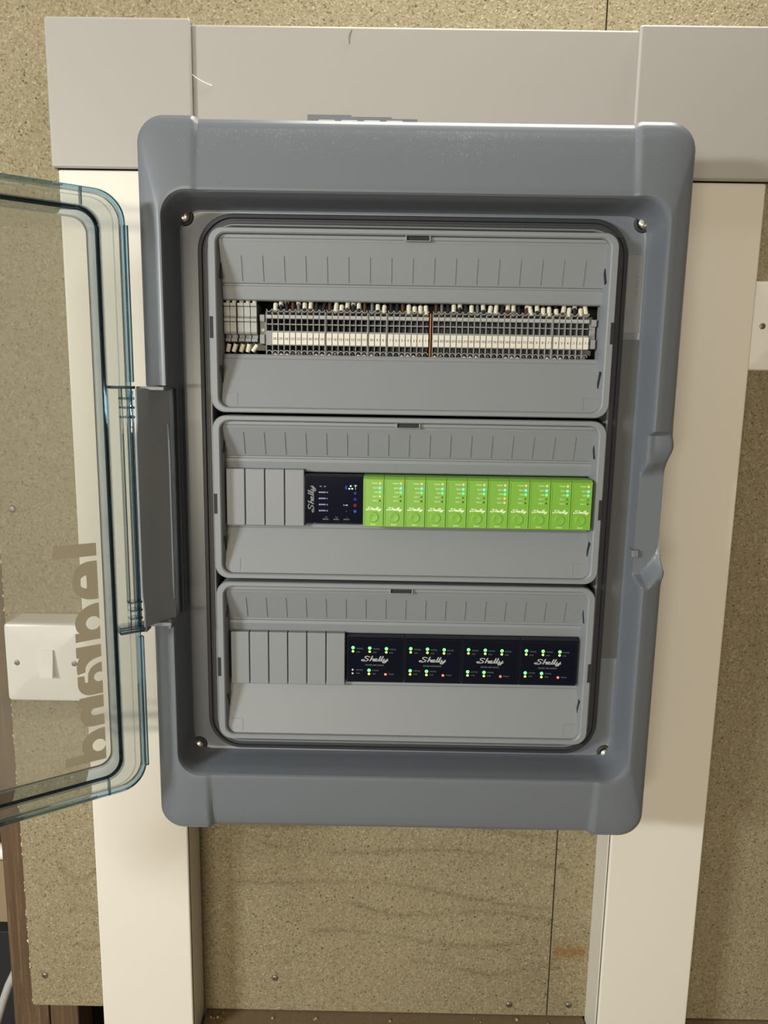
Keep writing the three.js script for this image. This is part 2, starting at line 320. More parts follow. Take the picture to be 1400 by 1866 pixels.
// lamps
function lamp(name, d, label, build) {
  const o = thing(name, d.at, label, 'lamp'); build(o, d);
  const l = new THREE.RectAreaLight(new THREE.Color().setRGB(...d.color), d.power, d.size[0], d.size[1]); l.name = name + '_light';
  l.position.copy(P(...d.at)); scene.add(l);
  return [o, l];
}
const batten = (o, d) => {
  part('housing', box(-d.size[0] * 500 - 20, d.size[0] * 500 + 20, 14, 60, -30, 30, 4), M.lampBody, o);
  part('tube_light', box(-d.size[0] * 500, d.size[0] * 500, 2, 14, -d.size[1] * 300, d.size[1] * 300, 4), glow(...d.color, 2), o);
};
{
  const [, l] = lamp('batten_light', LAMPS.batten, 'white ceiling batten light just in front of the chipboard', batten); l.lookAt(l.position.x, -5, l.position.z); l.position.y -= 0.004;
  const [o, r] = lamp('fill_lamp', LAMPS.fillLamp, 'long warm fill lamp added on the unseen wall opposite the enclosure', batten); o.rotation.x = Math.PI / 2; r.lookAt(r.position.x, r.position.y, -5); r.position.z -= 0.004;
}
{
  const d = LAMPS.work, [o, l] = lamp('work_lamp', d, 'small white work lamp on a stand to the left', (g) => {
    part('lamp_head', [box(-185, 185, -85, 85, -40, -5, 8)], M.lampBody, g); part('light_panel', box(-170, 170, -70, 70, -5, -2, 1), glow(...d.color, 2), g);
  });
  const to = P(...d.aim), turn = new THREE.Object3D(); turn.position.copy(o.position); turn.lookAt(to);
  o.quaternion.copy(turn.quaternion); l.lookAt(to);
  const y0 = -HEIGHT * 1000, s = thing('lamp_stand', [d.at[0], y0, d.at[2]], 'black tripod stand carrying the work lamp', 'stand'), h = d.at[1] - y0;
  part('pole', new THREE.CylinderGeometry(12, 12, h - 110, 12).translate(0, h / 2 - 20, 0), M.black, s);
  for (const a of [0.5, 2.6, 4.7]) part('leg', tube([[0, 300, 0], [330 * Math.cos(a), 10, 330 * Math.sin(a)]], 10, 2), M.black, s);
}

// ---------------------------------------------------------------- chipboard, timber and what lies behind
{
  const sheet = (x0, x1, label) => {
    const o = thing('chipboard_sheet', [0, 0, 0], label, 'board', undefined);
    part('board', planarUV(box(x0, x1, -650, 890, -179, -161), 1250, 441, 650), M.chip, o);
    return o;
  };
  const a = sheet(-440, 185.3, 'large chipboard sheet with flaky broken left edge behind the grey enclosure');
  sheet(187, 1250, 'chipboard sheet right of the dark vertical joint, with an orange stain near its foot');
  // crumbling sawn edge
  const bits = []; for (let i = 0; i < 430; i++) { const y = -648 + i * 1.6 + rr(-1, 1), s = rr(0.7, 2.3); bits.push(new THREE.DodecahedronGeometry(s, 0).scale(rr(0.5, 1.2), rr(0.7, 1.6), rr(0.7, 1.3)).rotateZ(rr(0, 3)).translate(-440.3 + rr(-1.3, 0.8), y, -163 - rr(0, 8))); }
  const e = part('broken_edge', bits, M.chipEdge, a); e.userData.kind = 'stuff';
  const y0 = -HEIGHT * 1000;
  const stud = (x0, x1, label) => { const o = thing('timber_stud', [(x0 + x1) / 2, y0, -224], label, 'timber'); const w = (x1 - x0) / 2; part('stud', planarUV(box(-w, w, 0, 2196, -44, 44, 2), 300), M.wood, o); };
  stud(-475, -431, 'brown timber stud along the broken left edge of the chipboard');
  stud(165, 207, 'timber stud hidden behind the joint between the two chipboard sheets');
  stud(900, 944, 'timber stud behind the right chipboard sheet');
  const rail = (x0, x1, z0, z1, label) => { const o = thing('timber_rail', [(x0 + x1) / 2, -652, (z0 + z1) / 2], label, 'timber'); const w = (x1 - x0) / 2, d = (z1 - z0) / 2; part('rail', planarUV(box(-w, w, -95, 0, -d, d, 2), 300), z1 > -150 ? M.dusty : M.wood, o); };
  rail(-228, 231, -179, -100, 'dusty brown timber ledge under the chipboard between the two white trunkings');
  rail(334, 1000, -179, -100, 'dusty brown timber ledge right of the right white trunking');
  rail(-430.5, -395, -222, -182, 'short brown timber end under the left corner of the chipboard');
  const c = []; for (let i = 0; i < 16; i++) c.push(new THREE.DodecahedronGeometry(rr(0.5, 2.1), 0).scale(1, 0.7, 1).rotateY(rr(0, 6)).translate(rnd() < 0.7 ? rr(-222, -60) : rr(-60, 220), -651.2, -158 + rr(0, 12)));
  const k = part('crumbs', c, M.crumb, null); k.userData.kind = 'stuff'; tag(k, 'wood and plaster crumbs lying along the dusty timber ledge', 'crumbs'); k.position.set(0, HEIGHT, 0);
  // behind the stud, far left
  const p = thing('waste_pipe', [-700, -544, -305], 'white plastic pipe running behind the timber stud at the far left', 'pipe');
  part('pipe', new THREE.CylinderGeometry(11, 11, 420, 20).rotateZ(Math.PI / 2), M.white, p); part('pipe_socket', new THREE.CylinderGeometry(13.5, 13.5, 36, 20).rotateZ(Math.PI / 2).translate(196, 0, 0), M.white, p);
  part('pipe_clip', [box(90, 104, -16, 16, -255, 0, 1)], M.black, p);
  const cr = thing('black_crate', [-690, y0, -460], 'black plastic crate in the dark gap behind the stud, under the small carton', 'crate');
  part('crate_wall', [box(-210, 210, 4, 560, 66, 72, 2), box(-210, 210, 4, 560, -72, -66, 2), box(-210, -204, 4, 560, -66, 66, 2), box(204, 210, 4, 560, -66, 66, 2), box(-210, 210, 0, 6, -72, 72, 2)], M.slot, cr); part('crate_lid', box(-214, 214, 557, 565, -76, 76, 2), M.slot, cr);
  const q = thing('cardboard_box', [-690, -735, -460], 'small dull brown carton in the gap behind the stud, below the white pipe', 'box');
  part('carton', box(-190, 200, 0, 107, -56, 56, 1.5), M.card, q); part('flap', box(-190, 200, 106.5, 108.5, -30, 60, 0.5), M.card, q);
  const w = thing('grey_cable', [0, 0, 0], 'grey cable hanging diagonally in the dark gap at the lower left', 'cable');
  part('cable_sheath', tube([[-640, -960, -300], [-575, -845, -280], [-548, -770, -277], [-536, -735, -277], [-516, -690, -277], [-500, -600, -277], [-496, -400, -277]], 6, 30), M.greyCable, w);
}
// chipboard screws
function screwHead(r, h, slot, deep) {
  const dome = new THREE.LatheGeometry([[0, h], [r * 0.5, h * 0.92], [r * 0.85, h * 0.6], [r, 0], [r * 0.98, -h], [0, -h]].map(([x, y]) => new THREE.Vector2(x, y)).reverse(), 24).rotateX(Math.PI / 2);
  const ev = new Evaluator(); ev.useGroups = false; ev.attributes = ['position', 'normal', 'uv'];
  let a = new Brush(dome); a.updateMatrixWorld();
  for (const [w, t] of [[slot, slot * 0.24], [slot * 0.24, slot]]) { const b = new Brush(new THREE.BoxGeometry(w, t, deep)); b.position.z = h; b.updateMatrixWorld(); a = ev.evaluate(a, b, SUBTRACTION); a.updateMatrixWorld(); }
  return a.geometry;
}
const smallScrew = metres(screwHead(3.6, 1.2, 4.6, 1.6)), bigScrew = metres(screwHead(5.2, 2.2, 6, 3));
{
  const list = [[-424, -37, 'countersunk screw in the chipboard seen through the clear door'], [140, -636, 'dull screw near the foot of the chipboard, left of the vertical joint'], [212, -635, 'dull screw near the foot of the chipboard, right of the vertical joint'], [-423, -609, 'dark screw sunk in the lower left corner of the chipboard'], [-144, -606, 'dark screw sunk in the chipboard low between the trunkings']];
  for (const [x, y, label] of list) { const o = thing('wood_screw', [x, y, -161], label, 'screw'); const m = new THREE.Mesh(smallScrew, M.dullSteel); m.name = 'screw_head'; m.rotation.z = rr(0, 1.5); m.position.z = 0.0003; o.add(m); part('sunken_rim', new THREE.TorusGeometry(3.9, 0.5, 8, 20), M.dusty, o); }
}

// ---------------------------------------------------------------- white trunking
function trunkUpright(x0, x1, y0, y1, label) {
  const o = thing('cable_trunking', [(x0 + x1) / 2, y0, -160.6], label, 'trunking'), w = (x1 - x0) / 2, h = y1 - y0;
  part('trunking_base', [box(-w + 0.6, -w + 3, 0, h, 0, 42), box(w - 3, w - 0.6, 0, h, 0, 42), box(-w + 3, w - 3, 0, h, 0, 3)], M.pvc, o);
  part('trunking_lid', [new RoundedBoxGeometry(2 * w, h, 7, 4, 2).translate(0, h / 2, 46.5), box(-w, -w + 2.4, 0, h, 33, 48, 0.8), box(w - 2.4, w, 0, h, 33, 48, 0.8), box(-w - 0.35, -w + 1, 0, h, 40.5, 42, 0.3), box(w - 1, w + 0.35, 0, h, 40.5, 42, 0.3)], M.pvc, o);
  return o;
}
trunkUpright(-333, -230, -1300, 296.6, 'white upright cable trunking on the left, partly behind the open clear door');
trunkUpright(231.5, 332, -1300, 293.6, 'white upright cable trunking right of the enclosure, lying in its shadow');
{
  const o = thing('cable_trunking', [0, 321, -161], 'white horizontal cable trunking along the top, above the enclosure', 'trunking');
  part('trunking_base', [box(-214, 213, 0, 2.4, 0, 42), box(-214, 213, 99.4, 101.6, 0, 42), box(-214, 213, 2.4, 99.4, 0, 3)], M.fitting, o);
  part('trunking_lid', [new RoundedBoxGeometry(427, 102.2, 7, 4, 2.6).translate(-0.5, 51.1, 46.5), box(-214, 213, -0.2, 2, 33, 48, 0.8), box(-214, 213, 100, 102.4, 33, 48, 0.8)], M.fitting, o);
  const fit = (x0, x1, y0, y1, side, label) => {
    const f = thing('trunking_corner', [(x0 + x1) / 2, y0, -161], label, 'trunking corner'), w = (x1 - x0) / 2, h = y1 - y0;
    const outer = side < 0 ? [-w + 0.3, -w + 2.4] : [w - 2.4, w - 0.3];
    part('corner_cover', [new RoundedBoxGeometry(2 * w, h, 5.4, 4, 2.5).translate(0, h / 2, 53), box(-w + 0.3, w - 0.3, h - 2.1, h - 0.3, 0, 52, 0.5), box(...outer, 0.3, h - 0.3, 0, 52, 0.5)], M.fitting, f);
  };
  fit(-337, -204, 297, 426, -1, 'square white trunking corner piece at the upper left');
  fit(203, 338, 294, 425.7, 1, 'square white trunking corner piece at the upper right');
  // hairs caught on the lids
  const h1 = part('hair', tube([[362 - 575, 386, -110.4], [-203, 379, -109.6], [-194, 374, -109.8], [-186, 371, -110.6]], 0.35, 16, 5), M.white, null); tag(h1, 'fine pale hair on the top trunking beside the left corner piece', 'hair'); h1.position.set(0, HEIGHT, 0);
  const h2 = part('hair', tube([[-58, 425 - 5, -110.6], [-60.4, 414, -109.8], [-60, 408, -110.6]], 0.35, 12, 5), M.hair, null); tag(h2, 'short dark hair in the middle of the top trunking', 'hair'); h2.position.set(0, HEIGHT, 0);
}
// switch boxes
{
  const plate = (name, x, y, z0, z1, label, cat, rocker) => {
    const o = thing(name, [x, y - 43, z0], label, cat), d = z1 - z0;
    part('back_box', [box(-42.5, 42.5, 0.5, 85.5, 0, d - 8, 3)], M.white, o);
    part('face_plate', loft([[43, 43, 4, d - 8], [43, 43, 4, d - 3], [42, 42, 3.6, d - 1], [40, 40, 3, d], [0.5, 0.5, 0.3, d]], { cy: 43, NC: 6 }), M.white, o);
    for (const s of [-1, 1]) { const m = new THREE.Mesh(smallScrew, M.dullSteel); m.name = 'plate_screw'; m.position.set(s * 0.0305, 0.043, d / 1000); m.scale.setScalar(0.85); m.rotation.z = s * 0.5; o.add(m); }
    if (rocker) part('rocker', prismX([[29, d - 1], [29, d + 6.5], [43, d + 4], [58, d + 2], [58, d - 1]], -3.8, 9.2), M.white, o);
    return o;
  };
  plate('light_switch', -378.5, -195.5, -161, -120, 'white light switch in a surface box, seen through the clear door', 'switch', true);
  plate('blank_plate', 379.5, 165, -161, -127, 'white square plate with a screw right of the right trunking', 'wall plate', false);
}

// ---------------------------------------------------------------- the enclosure
const box_ = thing('distribution_enclosure', [0, -311, -161], 'large grey plastic distribution enclosure with three module rows and an open clear door', 'electrical enclosure');
const E = new THREE.Matrix4().makeTranslation(0, 311, 161);      // enclosure parts are given from the middle of its front plane
const epart = (name, geo, mat, parent = box_, label) => { const m = part(name, geo, mat, parent, label); if (parent === box_) m.position.set(0, 0.311, 0.161); return m; };
// back box
epart('back_box', [box(-216, 216, -295, 295, -160, -154, 2), box(-216, -211, -295, 295, -156, -38, 2), box(211, 216, -295, 295, -156, -38, 2), box(-213, 213, 290, 295, -156, -38, 2), box(-213, 213, -295, -290, -156, -38, 2)], M.inside);
// front cover: skin from its rear rim over the raised front to the recess floor
const smooth = (a, b, x) => { const t = Math.min(1, Math.max(0, (x - a) / (b - a))); return t * t * (3 - 2 * t); };
{
  const W = 224, H = 311;
  const rings = [[221, 308, 18, -88], [224.4, 311.8, 20, -50], [226.3, 314, 22, -24], [226.1, 313.7, 22, -16], [225.3, 312.4, 22, -11.6], [223.2, 308.8, 22, -8.6], [219.4, 300, 22, -6.2], [215, 285.6, 22, -4], [210.5, 268, 22, -1.8], [206.6, 256.4, 21.5, -0.4], [205.2, 254, 20.8, -0.6], [204.4, 252.6, 20.6, -3], [203.4, 250.6, 20.4, -12], [202.6, 249.2, 20, -24], [201.4, 247.6, 20, -36], [200.2, 246.6, 19.4, -39.4], [198, 245, 18, -40], [182.5, 241.5, 30, -40]];
  const out = [1, 1, 1, 1, 1, 1, 1, 1, 1, 1, 0.9, 0.8, 0.5, 0.3, 0.1, 0, 0, 0];
  const fine = [], at = [];   // three skins between neighbouring rings
  rings.forEach((r, k) => { for (let i = 0; i < (k < rings.length - 1 ? 3 : 1); i++) { const q = rings[k + 1] ?? r; fine.push(r.map((v, c) => v + (q[c] - v) * i / 3)); at.push(k + i / 3); } });
  const move = ([x, y, z], n) => {
    const k = at[n], top = Math.abs(y) > 250 && Math.abs(x) < 185 ? 1 : 0;
    if (top && k < 11) {   // middle of the top and bottom rim lies a little lower than the corner posts, with a sloped step
      const e = Math.min(1, Math.max(0, (Math.abs(y) - 252) / 55)), inset = 1 - Math.min(1, Math.max(0, (Math.abs(x) - 175.6) / 4.4));
      z -= inset * (1.2 + 3 * e); y -= Math.sign(y) * inset * 1.3 * e;
    }
    if (x > 190 && Math.abs(y) < 250) {   // finger grip on the right
      const q = Math.min(1, Math.max(0, (k - 3) / 5)), mix = (a, b) => a + (b - a) * q;   // 0 at the outer edge, 1 at the inner
      const d = mix(smooth(58, 27, y), 0.45 * smooth(66, 62.5, y) + 0.55 * smooth(40, 25, y)) * smooth(mix(-57, -72), mix(-30, -61), y);
      if (k < 14.1) z += (Math.min(z, -21) - z) * d;
      if (k < 8) x -= d * 3.2 * (1 - k / 8);
      if (k < 6) x += (2.5 * Math.exp(-(((y - 52) / 9) ** 2)) + 2.2 * Math.exp(-(((y + 58) / 7) ** 2))) * Math.min(1, 6 - k);
    }
    if (x < -190 && y < 97 && y > -106) { const d = smooth(97, 95.6, y) * smooth(-106, -104.6, y); z -= d * 24 * out[Math.floor(k)]; }   // gap for the hinge on the left
    return [x, y, z];
  };
  const g = loft(fine, { NX: 240, NY: 420, NC: 10, crease: 0.5, move, uv: [-224, -311, 448, 622] });
  epart('front_cover', g, M.bezel);
  epart('latch_catch', [box(200, 206, -46, -39.5, -26, -17, 0.8)], M.plastic);
  // recess floor strips on the right: a flat strip, coloured darker in place of a recess, with the moulded rating panel above it
  epart('dark_floor_strip', [box(184.5, 201, -148.5, 144, -39.9, -39.2, 0.3)], M.darkStrip);
  epart('rating_panel', faceBox(185, 199.5, 150, 215, -40, -39.55), M.emboss);
}
// gasket and inner frame
epart('gasket', loft([[184.5, 243.5, 31, -41], [184.2, 243.2, 31, -35], [183, 242, 30, -32.6], [180.4, 239.4, 28, -32], [179.6, 238.6, 27.4, -34], [178.6, 237.6, 27, -34], [177.8, 236.8, 26, -32], [175.6, 234.6, 24.4, -32], [175, 234, 24, -34], [174.8, 233.8, 24, -42]], { NC: 10, crease: 0.4 }), M.rubber);
epart('inner_frame', loft([[175, 234, 24, -42], [174.9, 233.9, 24, -30], [174.4, 233.4, 23, -29], [173.4, 232.4, 22, -29], [172.8, 231.8, 22, -30], [172.6, 231.6, 22, -52]], { NC: 10, crease: 0.4 }), M.plastic);
for (const [x, y, a] of [[-196, 241, 0.4], [196.5, 241, 0.2], [-195.5, -243, 0.9], [195.5, -244, 0.1]]) {
  const m = new THREE.Mesh(bigScrew, M.steel); m.name = 'cover_screw'; m.position.set(x / 1000, 0.311 + y / 1000, 0.161 - 0.0375); m.rotation.z = a; box_.add(m);
  epart('screw_collar', new THREE.LatheGeometry([[5.3, -1], [5.3, 1.2], [6.2, 2.2], [7.2, 2.2], [8, 0], [8, -1]].map(([q, w]) => new THREE.Vector2(q, w)).reverse(), 24).rotateX(Math.PI / 2).translate(x, y, -40), M.rubber);
}
// cable entry frame peeping over the top edge
{

  epart('entry_frame', [box(-95, 3, 300, 326, -100, -86, 0.5), prismX([[300, -80], [337.4, -80], [337.4, -100], [335.8, -100], [335.8, -84], [300, -84]], -95, -56), prismX([[300, -80], [336, -80], [336, -100], [334.4, -100], [334.4, -84], [300, -84]], -56, -20), prismX([[300, -80], [334.6, -80], [334.6, -100], [333, -100], [333, -84], [300, -84]], -20, 3)], M.plastic);
  for (let i = 0; i < 4; i++) epart('entry_tab', box(-85 + 20 * i, -70 + 20 * i, 300, 331.5, -80, -74, 1.2), M.terminalLight);
}
// rails behind the rows
const ROWS = [{ y0: 76, y1: 229, s0: 126.4, s1: 172 }, { y0: -72, y1: 73.5, s0: -23.6, s1: 23.4 }, { y0: -226, y1: -75, s0: -173, s1: -127 }];
for (const r of ROWS) { const c = (r.s0 + r.s1) / 2; epart('din_rail', [box(-170, 170, c - 17.5, c + 17.5, -92, -90.6), box(-170, 170, c + 13, c + 17.5, -90.6, -84), box(-170, 170, c - 17.5, c - 13, -90.6, -84)], M.dullSteel); }
// row covers
ROWS.forEach((r, n) => {
  const { y0, y1, s0, s1 } = r, cx = 0, hh = (y1 - y0) / 2, cy = (y0 + y1) / 2, hw = 171.5 - n * 0.3, z = -18;
  const T = y1 - 6.2, B = y0 + 5;
  const rim = loft([[hw, hh, 12, -50], [hw, hh, 12, -19.2], [hw - 0.8, hh - 0.8, 11.5, z], [hw - 5.6, hh - 3.6, 9, z], [hw - 6.6, hh - 4.6, 8.6, -19], [hw - 7.6, hh - 5, 8, -24], [hw - 8, hh - 5.2, 8, -45]], { cy, NC: 8, crease: 0.4 });
  const x0 = -163.4, x1 = 163.8;
  const ridge = s1 + 13;
  const upper = prismX([[T + 1, -22], [T - 1.5, -22], [T - 2, -22.8], [ridge + 1.2, -33.2], [ridge + 0.6, -34.6], [ridge - 0.8, -34.6], [ridge - 1.4, -33.4], [ridge - 4, -33.2], [s1 + 1, -35], [s1, -36], [s1, -46], [s1 + 1.4, -46], [T + 1, -28]], x0, x1);
  const lower = prismX([[s0, -36], [s0 - 1, -35], [s0 - 3.6, -34.4], [s0 - 4.4, -33.6], [B - 0.2, -22], [B - 1, -22], [B - 1, -28], [s0 - 1.4, -46], [s0, -46]].reverse(), x0, x1);
  const ribs = [];
  const slope = (y) => -22.8 - (T - 2 - y) / (T - 2 - ridge - 1.2) * 10.4;
  for (let i = 0; i < 17; i++) { const x = -146 + 18.25 * i; ribs.push(new THREE.BoxGeometry(0.9, 21, 0.9).rotateX(Math.atan2(-10.4, T - 3 - ridge) * -1).translate(x, ridge + 12.6, slope(ridge + 12.6) + 0.2)); }
  ribs.push(box(x0 + 3, x1 - 3, T - 4, T - 3.4, -24.2, -23, 0));
  // moulded corner squares low on the panel
  for (const s of [-1, 1]) { const a = Math.atan2(-11.6, s0 - 4.2 - B), m = (y) => -22 + (y - B) / (s0 - 4.2 - B) * -11.6; ribs.push(new THREE.BoxGeometry(0.5, 11, 0.5).rotateX(a).translate(s * 150, B + 6.5, m(B + 6.5))); ribs.push(new THREE.BoxGeometry(12, 0.5, 0.5).rotateX(a).translate(s * 156, B + 12, m(B + 12))); }
  const cover = epart('row_cover', [rim, upper, lower, ...ribs], M.cover);
  const sub = (name, geo, mat) => part(name, geo, mat, cover);
  const lx = [4, -1, -4][n];
  sub('latch_slot', [box(lx - 9.5, lx + 9.5, y1 - 8.4, y1 - 5, -22.5, -21.2, 0.3)], M.slot);
  sub('latch_frame', [box(lx - 10.6, lx - 9.4, y1 - 9.2, y1 - 4.6, -22, -19.4, 0.3), box(lx + 9.4, lx + 10.6, y1 - 9.2, y1 - 4.6, -22, -19.4, 0.3), box(lx - 10, lx + 10, y1 - 9.2, y1 - 8.4, -22, -19.4, 0.3)], M.cover);
  for (const s of [-1, 1]) {
    sub('clip_slit', new THREE.BoxGeometry(1.2, 22, 3).rotateX(-0.42).translate(s * 163.4, s1 + 27, -29), M.slot);
    sub('clip_slit', new THREE.BoxGeometry(1.2, 24, 3).rotateX(0.42).translate(s * 163.4, s0 - 22, -28), M.slot);
    sub('side_notch', box(s * (hw - 1.6) - 1.6, s * (hw - 1.6) + 1.6, cy - 14, cy + 4, -22, -17.8, 0.3), M.slot);
  }
});
// hinge on the left: grey gooseneck flap
{
  const flap = [], n = 44;
  const pos = [], idx = [], nx = 6;
  for (let i = 0; i <= n; i++) {
    const y = 95 - 200 * i / n, w = smooth(70, 55, y) * smooth(-92, -74, y);
    for (let j = 0; j <= nx; j++) { const t = j / nx; const x = -203.4 - w * 1.5 * (1 - t) - t * 18.4 - w * 1.2 * t, z = -4 + t * 27 + Math.sin(t * Math.PI) * -1.5 + w * 1.5 * (1 - t); pos.push(x, y, z); }
  }
  const m = nx + 1; for (let i = 0; i < n; i++) for (let j = 0; j < nx; j++) { const a = i * m + j; idx.push(a, a + 1, a + m + 1, a, a + m + 1, a + m); }
  const front = new THREE.BufferGeometry(); front.setAttribute('position', new THREE.Float32BufferAttribute(pos, 3)); front.setIndex(idx); front.computeVertexNormals();
  const back = front.clone().translate(-1.8, 0, -1.8); back.setIndex(idx.slice().reverse()); back.computeVertexNormals();
  flap.push(front, back);
  const strip = (pa, pb, qa, qb) => { const g = new THREE.BufferGeometry(); g.setAttribute('position', new THREE.Float32BufferAttribute([...pa, ...pb, ...qb, ...qa], 3)); g.setIndex([0, 1, 2, 0, 2, 3]); g.computeVertexNormals(); return g; };
  const at = (i, j, o) => { const k = (i * m + j) * 3; return [pos[k] + o, pos[k + 1], pos[k + 2] + o]; };
  for (let i = 0; i < n; i++) for (const j of [0, nx]) flap.push(strip(at(i, j, 0), at(i + 1, j, 0), at(i, j, -1.8), at(i + 1, j, -1.8)));
  for (let j = 0; j < nx; j++) for (const i of [0, n]) flap.push(strip(at(i, j, 0), at(i, j + 1, 0), at(i, j, -1.8), at(i, j + 1, -1.8)));
  const ridge = tube([[-204.6, 66, -1], [-203.2, 50, 1.5], [-203, -10, 1.7], [-203, -74, 1.6], [-203.6, -86, -1]], 1.1, 40, 6);
  epart('hinge_flap', [...flap, ridge, box(-226, -203, 94, 97, -6, 12, 0.6), box(-228, -203, -108, -104.5, -6, 12, 0.8), box(-229, -223, -112, -104, 4, 16, 0.8), box(-208, -205, -112, -104, -8, 6, 0.6)], M.plastic);
}
// ---------------------------------------------------------------- clear door, swung open about its left edge
const door = new THREE.Group(); door.name = 'door'; door.userData.label = 'clear plastic door with rounded rim, swung open to the left'; box_.add(door);
door.position.set(-0.228, 0.311 - 0.0037, 0.161 + 0.0134); door.rotation.y = -rad(145);   // local: x from the hinge edge to the free edge, y up, z outwards
{
  const DW = 404, cx = DW / 2 + 2, hw = DW / 2, hh = 250;
  const dp = (name, geo, mat, label) => part(name, geo, mat, door, label);
  // rim flange with its thick outer edge
  dp('rim_edge', loft([[hw, hh, 22, -3], [hw, hh, 22, 3], [hw - 1, hh - 1, 21, 3.6], [hw - 3.2, hh - 3.2, 19, 3.6], [hw - 3.4, hh - 3.4, 19, -3]], { cx, NC: 12, close: true, crease: 0.4 }), M.edge);
  dp('flange', loft([[hw - 3.2, hh - 3.2, 19, -0.6], [hw - 3.2, hh - 3.2, 19, 1.6], [hw - 19, hh - 14, 16, 1.6], [hw - 19, hh - 14, 16, -0.6]], { cx, NC: 12, close: true, crease: 0.4 }), M.clear);
  dp('flange_step', loft([[hw - 8.5, hh - 6.5, 17, -1.6], [hw - 8.5, hh - 6.5, 17, -0.5], [hw - 9.2, hh - 7, 17, -0.5], [hw - 9.2, hh - 7, 17, -1.6]], { cx, NC: 12, close: true, crease: 0.4 }), M.clear);
  // raised box of the window
  dp('window_wall', loft([[hw - 18.6, hh - 13.6, 15.5, 0], [hw - 21, hh - 16, 14, 16], [hw - 22.2, hh - 17.2, 13, 18.6], [hw - 24.6, hh - 19.6, 11.5, 18.6], [hw - 23.6, hh - 18.6, 12, 15.6], [hw - 22.4, hh - 17.4, 13, 0]], { cx, NC: 12, close: true, crease: 0.4 }), M.wall);
  dp('window_edge', loft([[hw - 18, hh - 13, 15.8, -1.2], [hw - 18, hh - 13, 15.8, 0.4], [hw - 19.2, hh - 14.2, 15, 0.4], [hw - 19.2, hh - 14.2, 15, -1.2]], { cx, NC: 12, close: true, crease: 0.4 }), M.edge);
  dp('window_fillet', loft([[hw - 23.4, hh - 18.4, 12, 14.6], [hw - 23.4, hh - 18.4, 12, 15.8], [hw - 24.6, hh - 19.6, 11, 15.8], [hw - 24.6, hh - 19.6, 11, 14.6]], { cx, NC: 12, close: true, crease: 0.4 }), M.clear);
  const sheet = new THREE.ExtrudeGeometry(new THREE.Shape(ring(hw - 24, hh - 19, 11.6, 1, 1, 10).map(([x, y]) => new THREE.Vector2(x, y))), { depth: 3, bevelEnabled: false }).translate(cx, 0, 15.7);
  dp('window_pane', sheet, M.pane);
  // hinge side: thickened strip, pocket walls and ribs
  dp('hinge_strip', box(-0.6, 3, 104, 226, -3, 2.6, 0.8), M.edge); dp('hinge_strip', box(-0.6, 3, -232, -112, -3, 2.6, 0.8), M.edge);
  dp('hinge_pocket', [box(0, 20, 98.6, 101, -7, 6, 0.5), box(0, 20, -106.6, -104.4, -7, 6, 0.4), box(0, 20, -103.6, -102.4, -7, 6, 0.3), box(0, 20, -101.6, -100.4, -7, 6, 0.3), box(10.6, 11.6, -104, 99, -7, 2, 0.3)], M.wall);
  dp('hinge_barrel', [new THREE.CylinderGeometry(1.9, 1.9, 200, 12).translate(2.4, -3, -2), box(0.6, 4.2, -103, 98, -1, 1, 0.4)], M.edge);
  for (const y of [91, 83.6, 76, -80, -87, -94]) dp('hinge_rib', box(1, 11, y - 0.9, y + 0.9, -7, 1.5, 0.4), M.edge);
  for (const s of [-1, 1]) dp('rim_rib', box(33, 34.6, s > 0 ? 237 : -249.5, s > 0 ? 249.5 : -237, -1.6, 3, 0.3), M.edge);
  // printed wordmark on the outside of the pane, read from the front; here it is seen from behind
  const S = (pts) => { const s = new THREE.Shape(); s.moveTo(...pts[0]); for (const p of pts.slice(1)) p.length === 2 ? s.lineTo(...p) : s.bezierCurveTo(...p); s.closePath(); return s; };
  const arc = (cx_, cy_, r, a0, a1) => { const o = []; for (let i = 0; i <= 14; i++) { const a = a0 + (a1 - a0) * i / 14; o.push([cx_ + r * Math.cos(a), cy_ + r * Math.sin(a)]); } return o; };
  const open = (c, h, r) => arc(c, h, r, -Math.asin(h / r), Math.PI + Math.asin(h / r));
  const e = S([[15.4, 0], [15.4, 5], [15.4, 14, 22, 20.5, 32, 20.5], [42, 20.5, 48.8, 14, 48.8, 5], [48.8, 0]]);
  const eh = new THREE.Path(); arc(33, 9, 5.6, 0, Math.PI).forEach(([x, y], i) => (i ? eh.lineTo(x, y) : eh.moveTo(x, y))); eh.closePath(); e.holes.push(eh);
  const letters = [
    S([[0, 0], [11, 0], [11, 34], [0, 34]]), e,
    S([[52.3, 0], [52.3, 11, 60, 20, 69, 20], [73, 20, 76, 18.5, 77.2, 16.5], [77.4, 20.3], [85, 20.3], [84.4, 0], ...open(69.7, 5.4, 6)]),
    S([[89.5, 0], [89.5, 20.5], [98.5, 20.5], [99.5, 18], [102, 20.5, 108, 21.5, 114, 20], [112.5, 13.5], [106, 14.5, 101.5, 10, 100.5, 0]]),
    S([[105.5, 0], [106.5, 8, 111, 12.2, 118.5, 12], [121, 12], [122.5, 12, 123, 14, 121, 14.6], [115.8, 14.8], [115.6, 20.5], [122, 20.5], [130, 20.5, 134, 16, 134, 9], [134, 0], ...open(118.5, 2.6, 4.4)]),
    S([[135.5, 0], [135.5, 20], [144, 20], [144.6, 17.5], [150, 22, 163, 20.5, 163, 10], [163, 0], [153.2, 0], ...arc(150, 7.6, 3.2, 0, Math.PI), [146.8, 0]]),
    S([[166, 0], [166, 12, 172, 20, 180, 20], [183, 20, 186, 19, 187.5, 17.5], [187.5, 34], [195.6, 34], [195.6, 0], ...open(181.6, 5.6, 5.7)]),
  ];
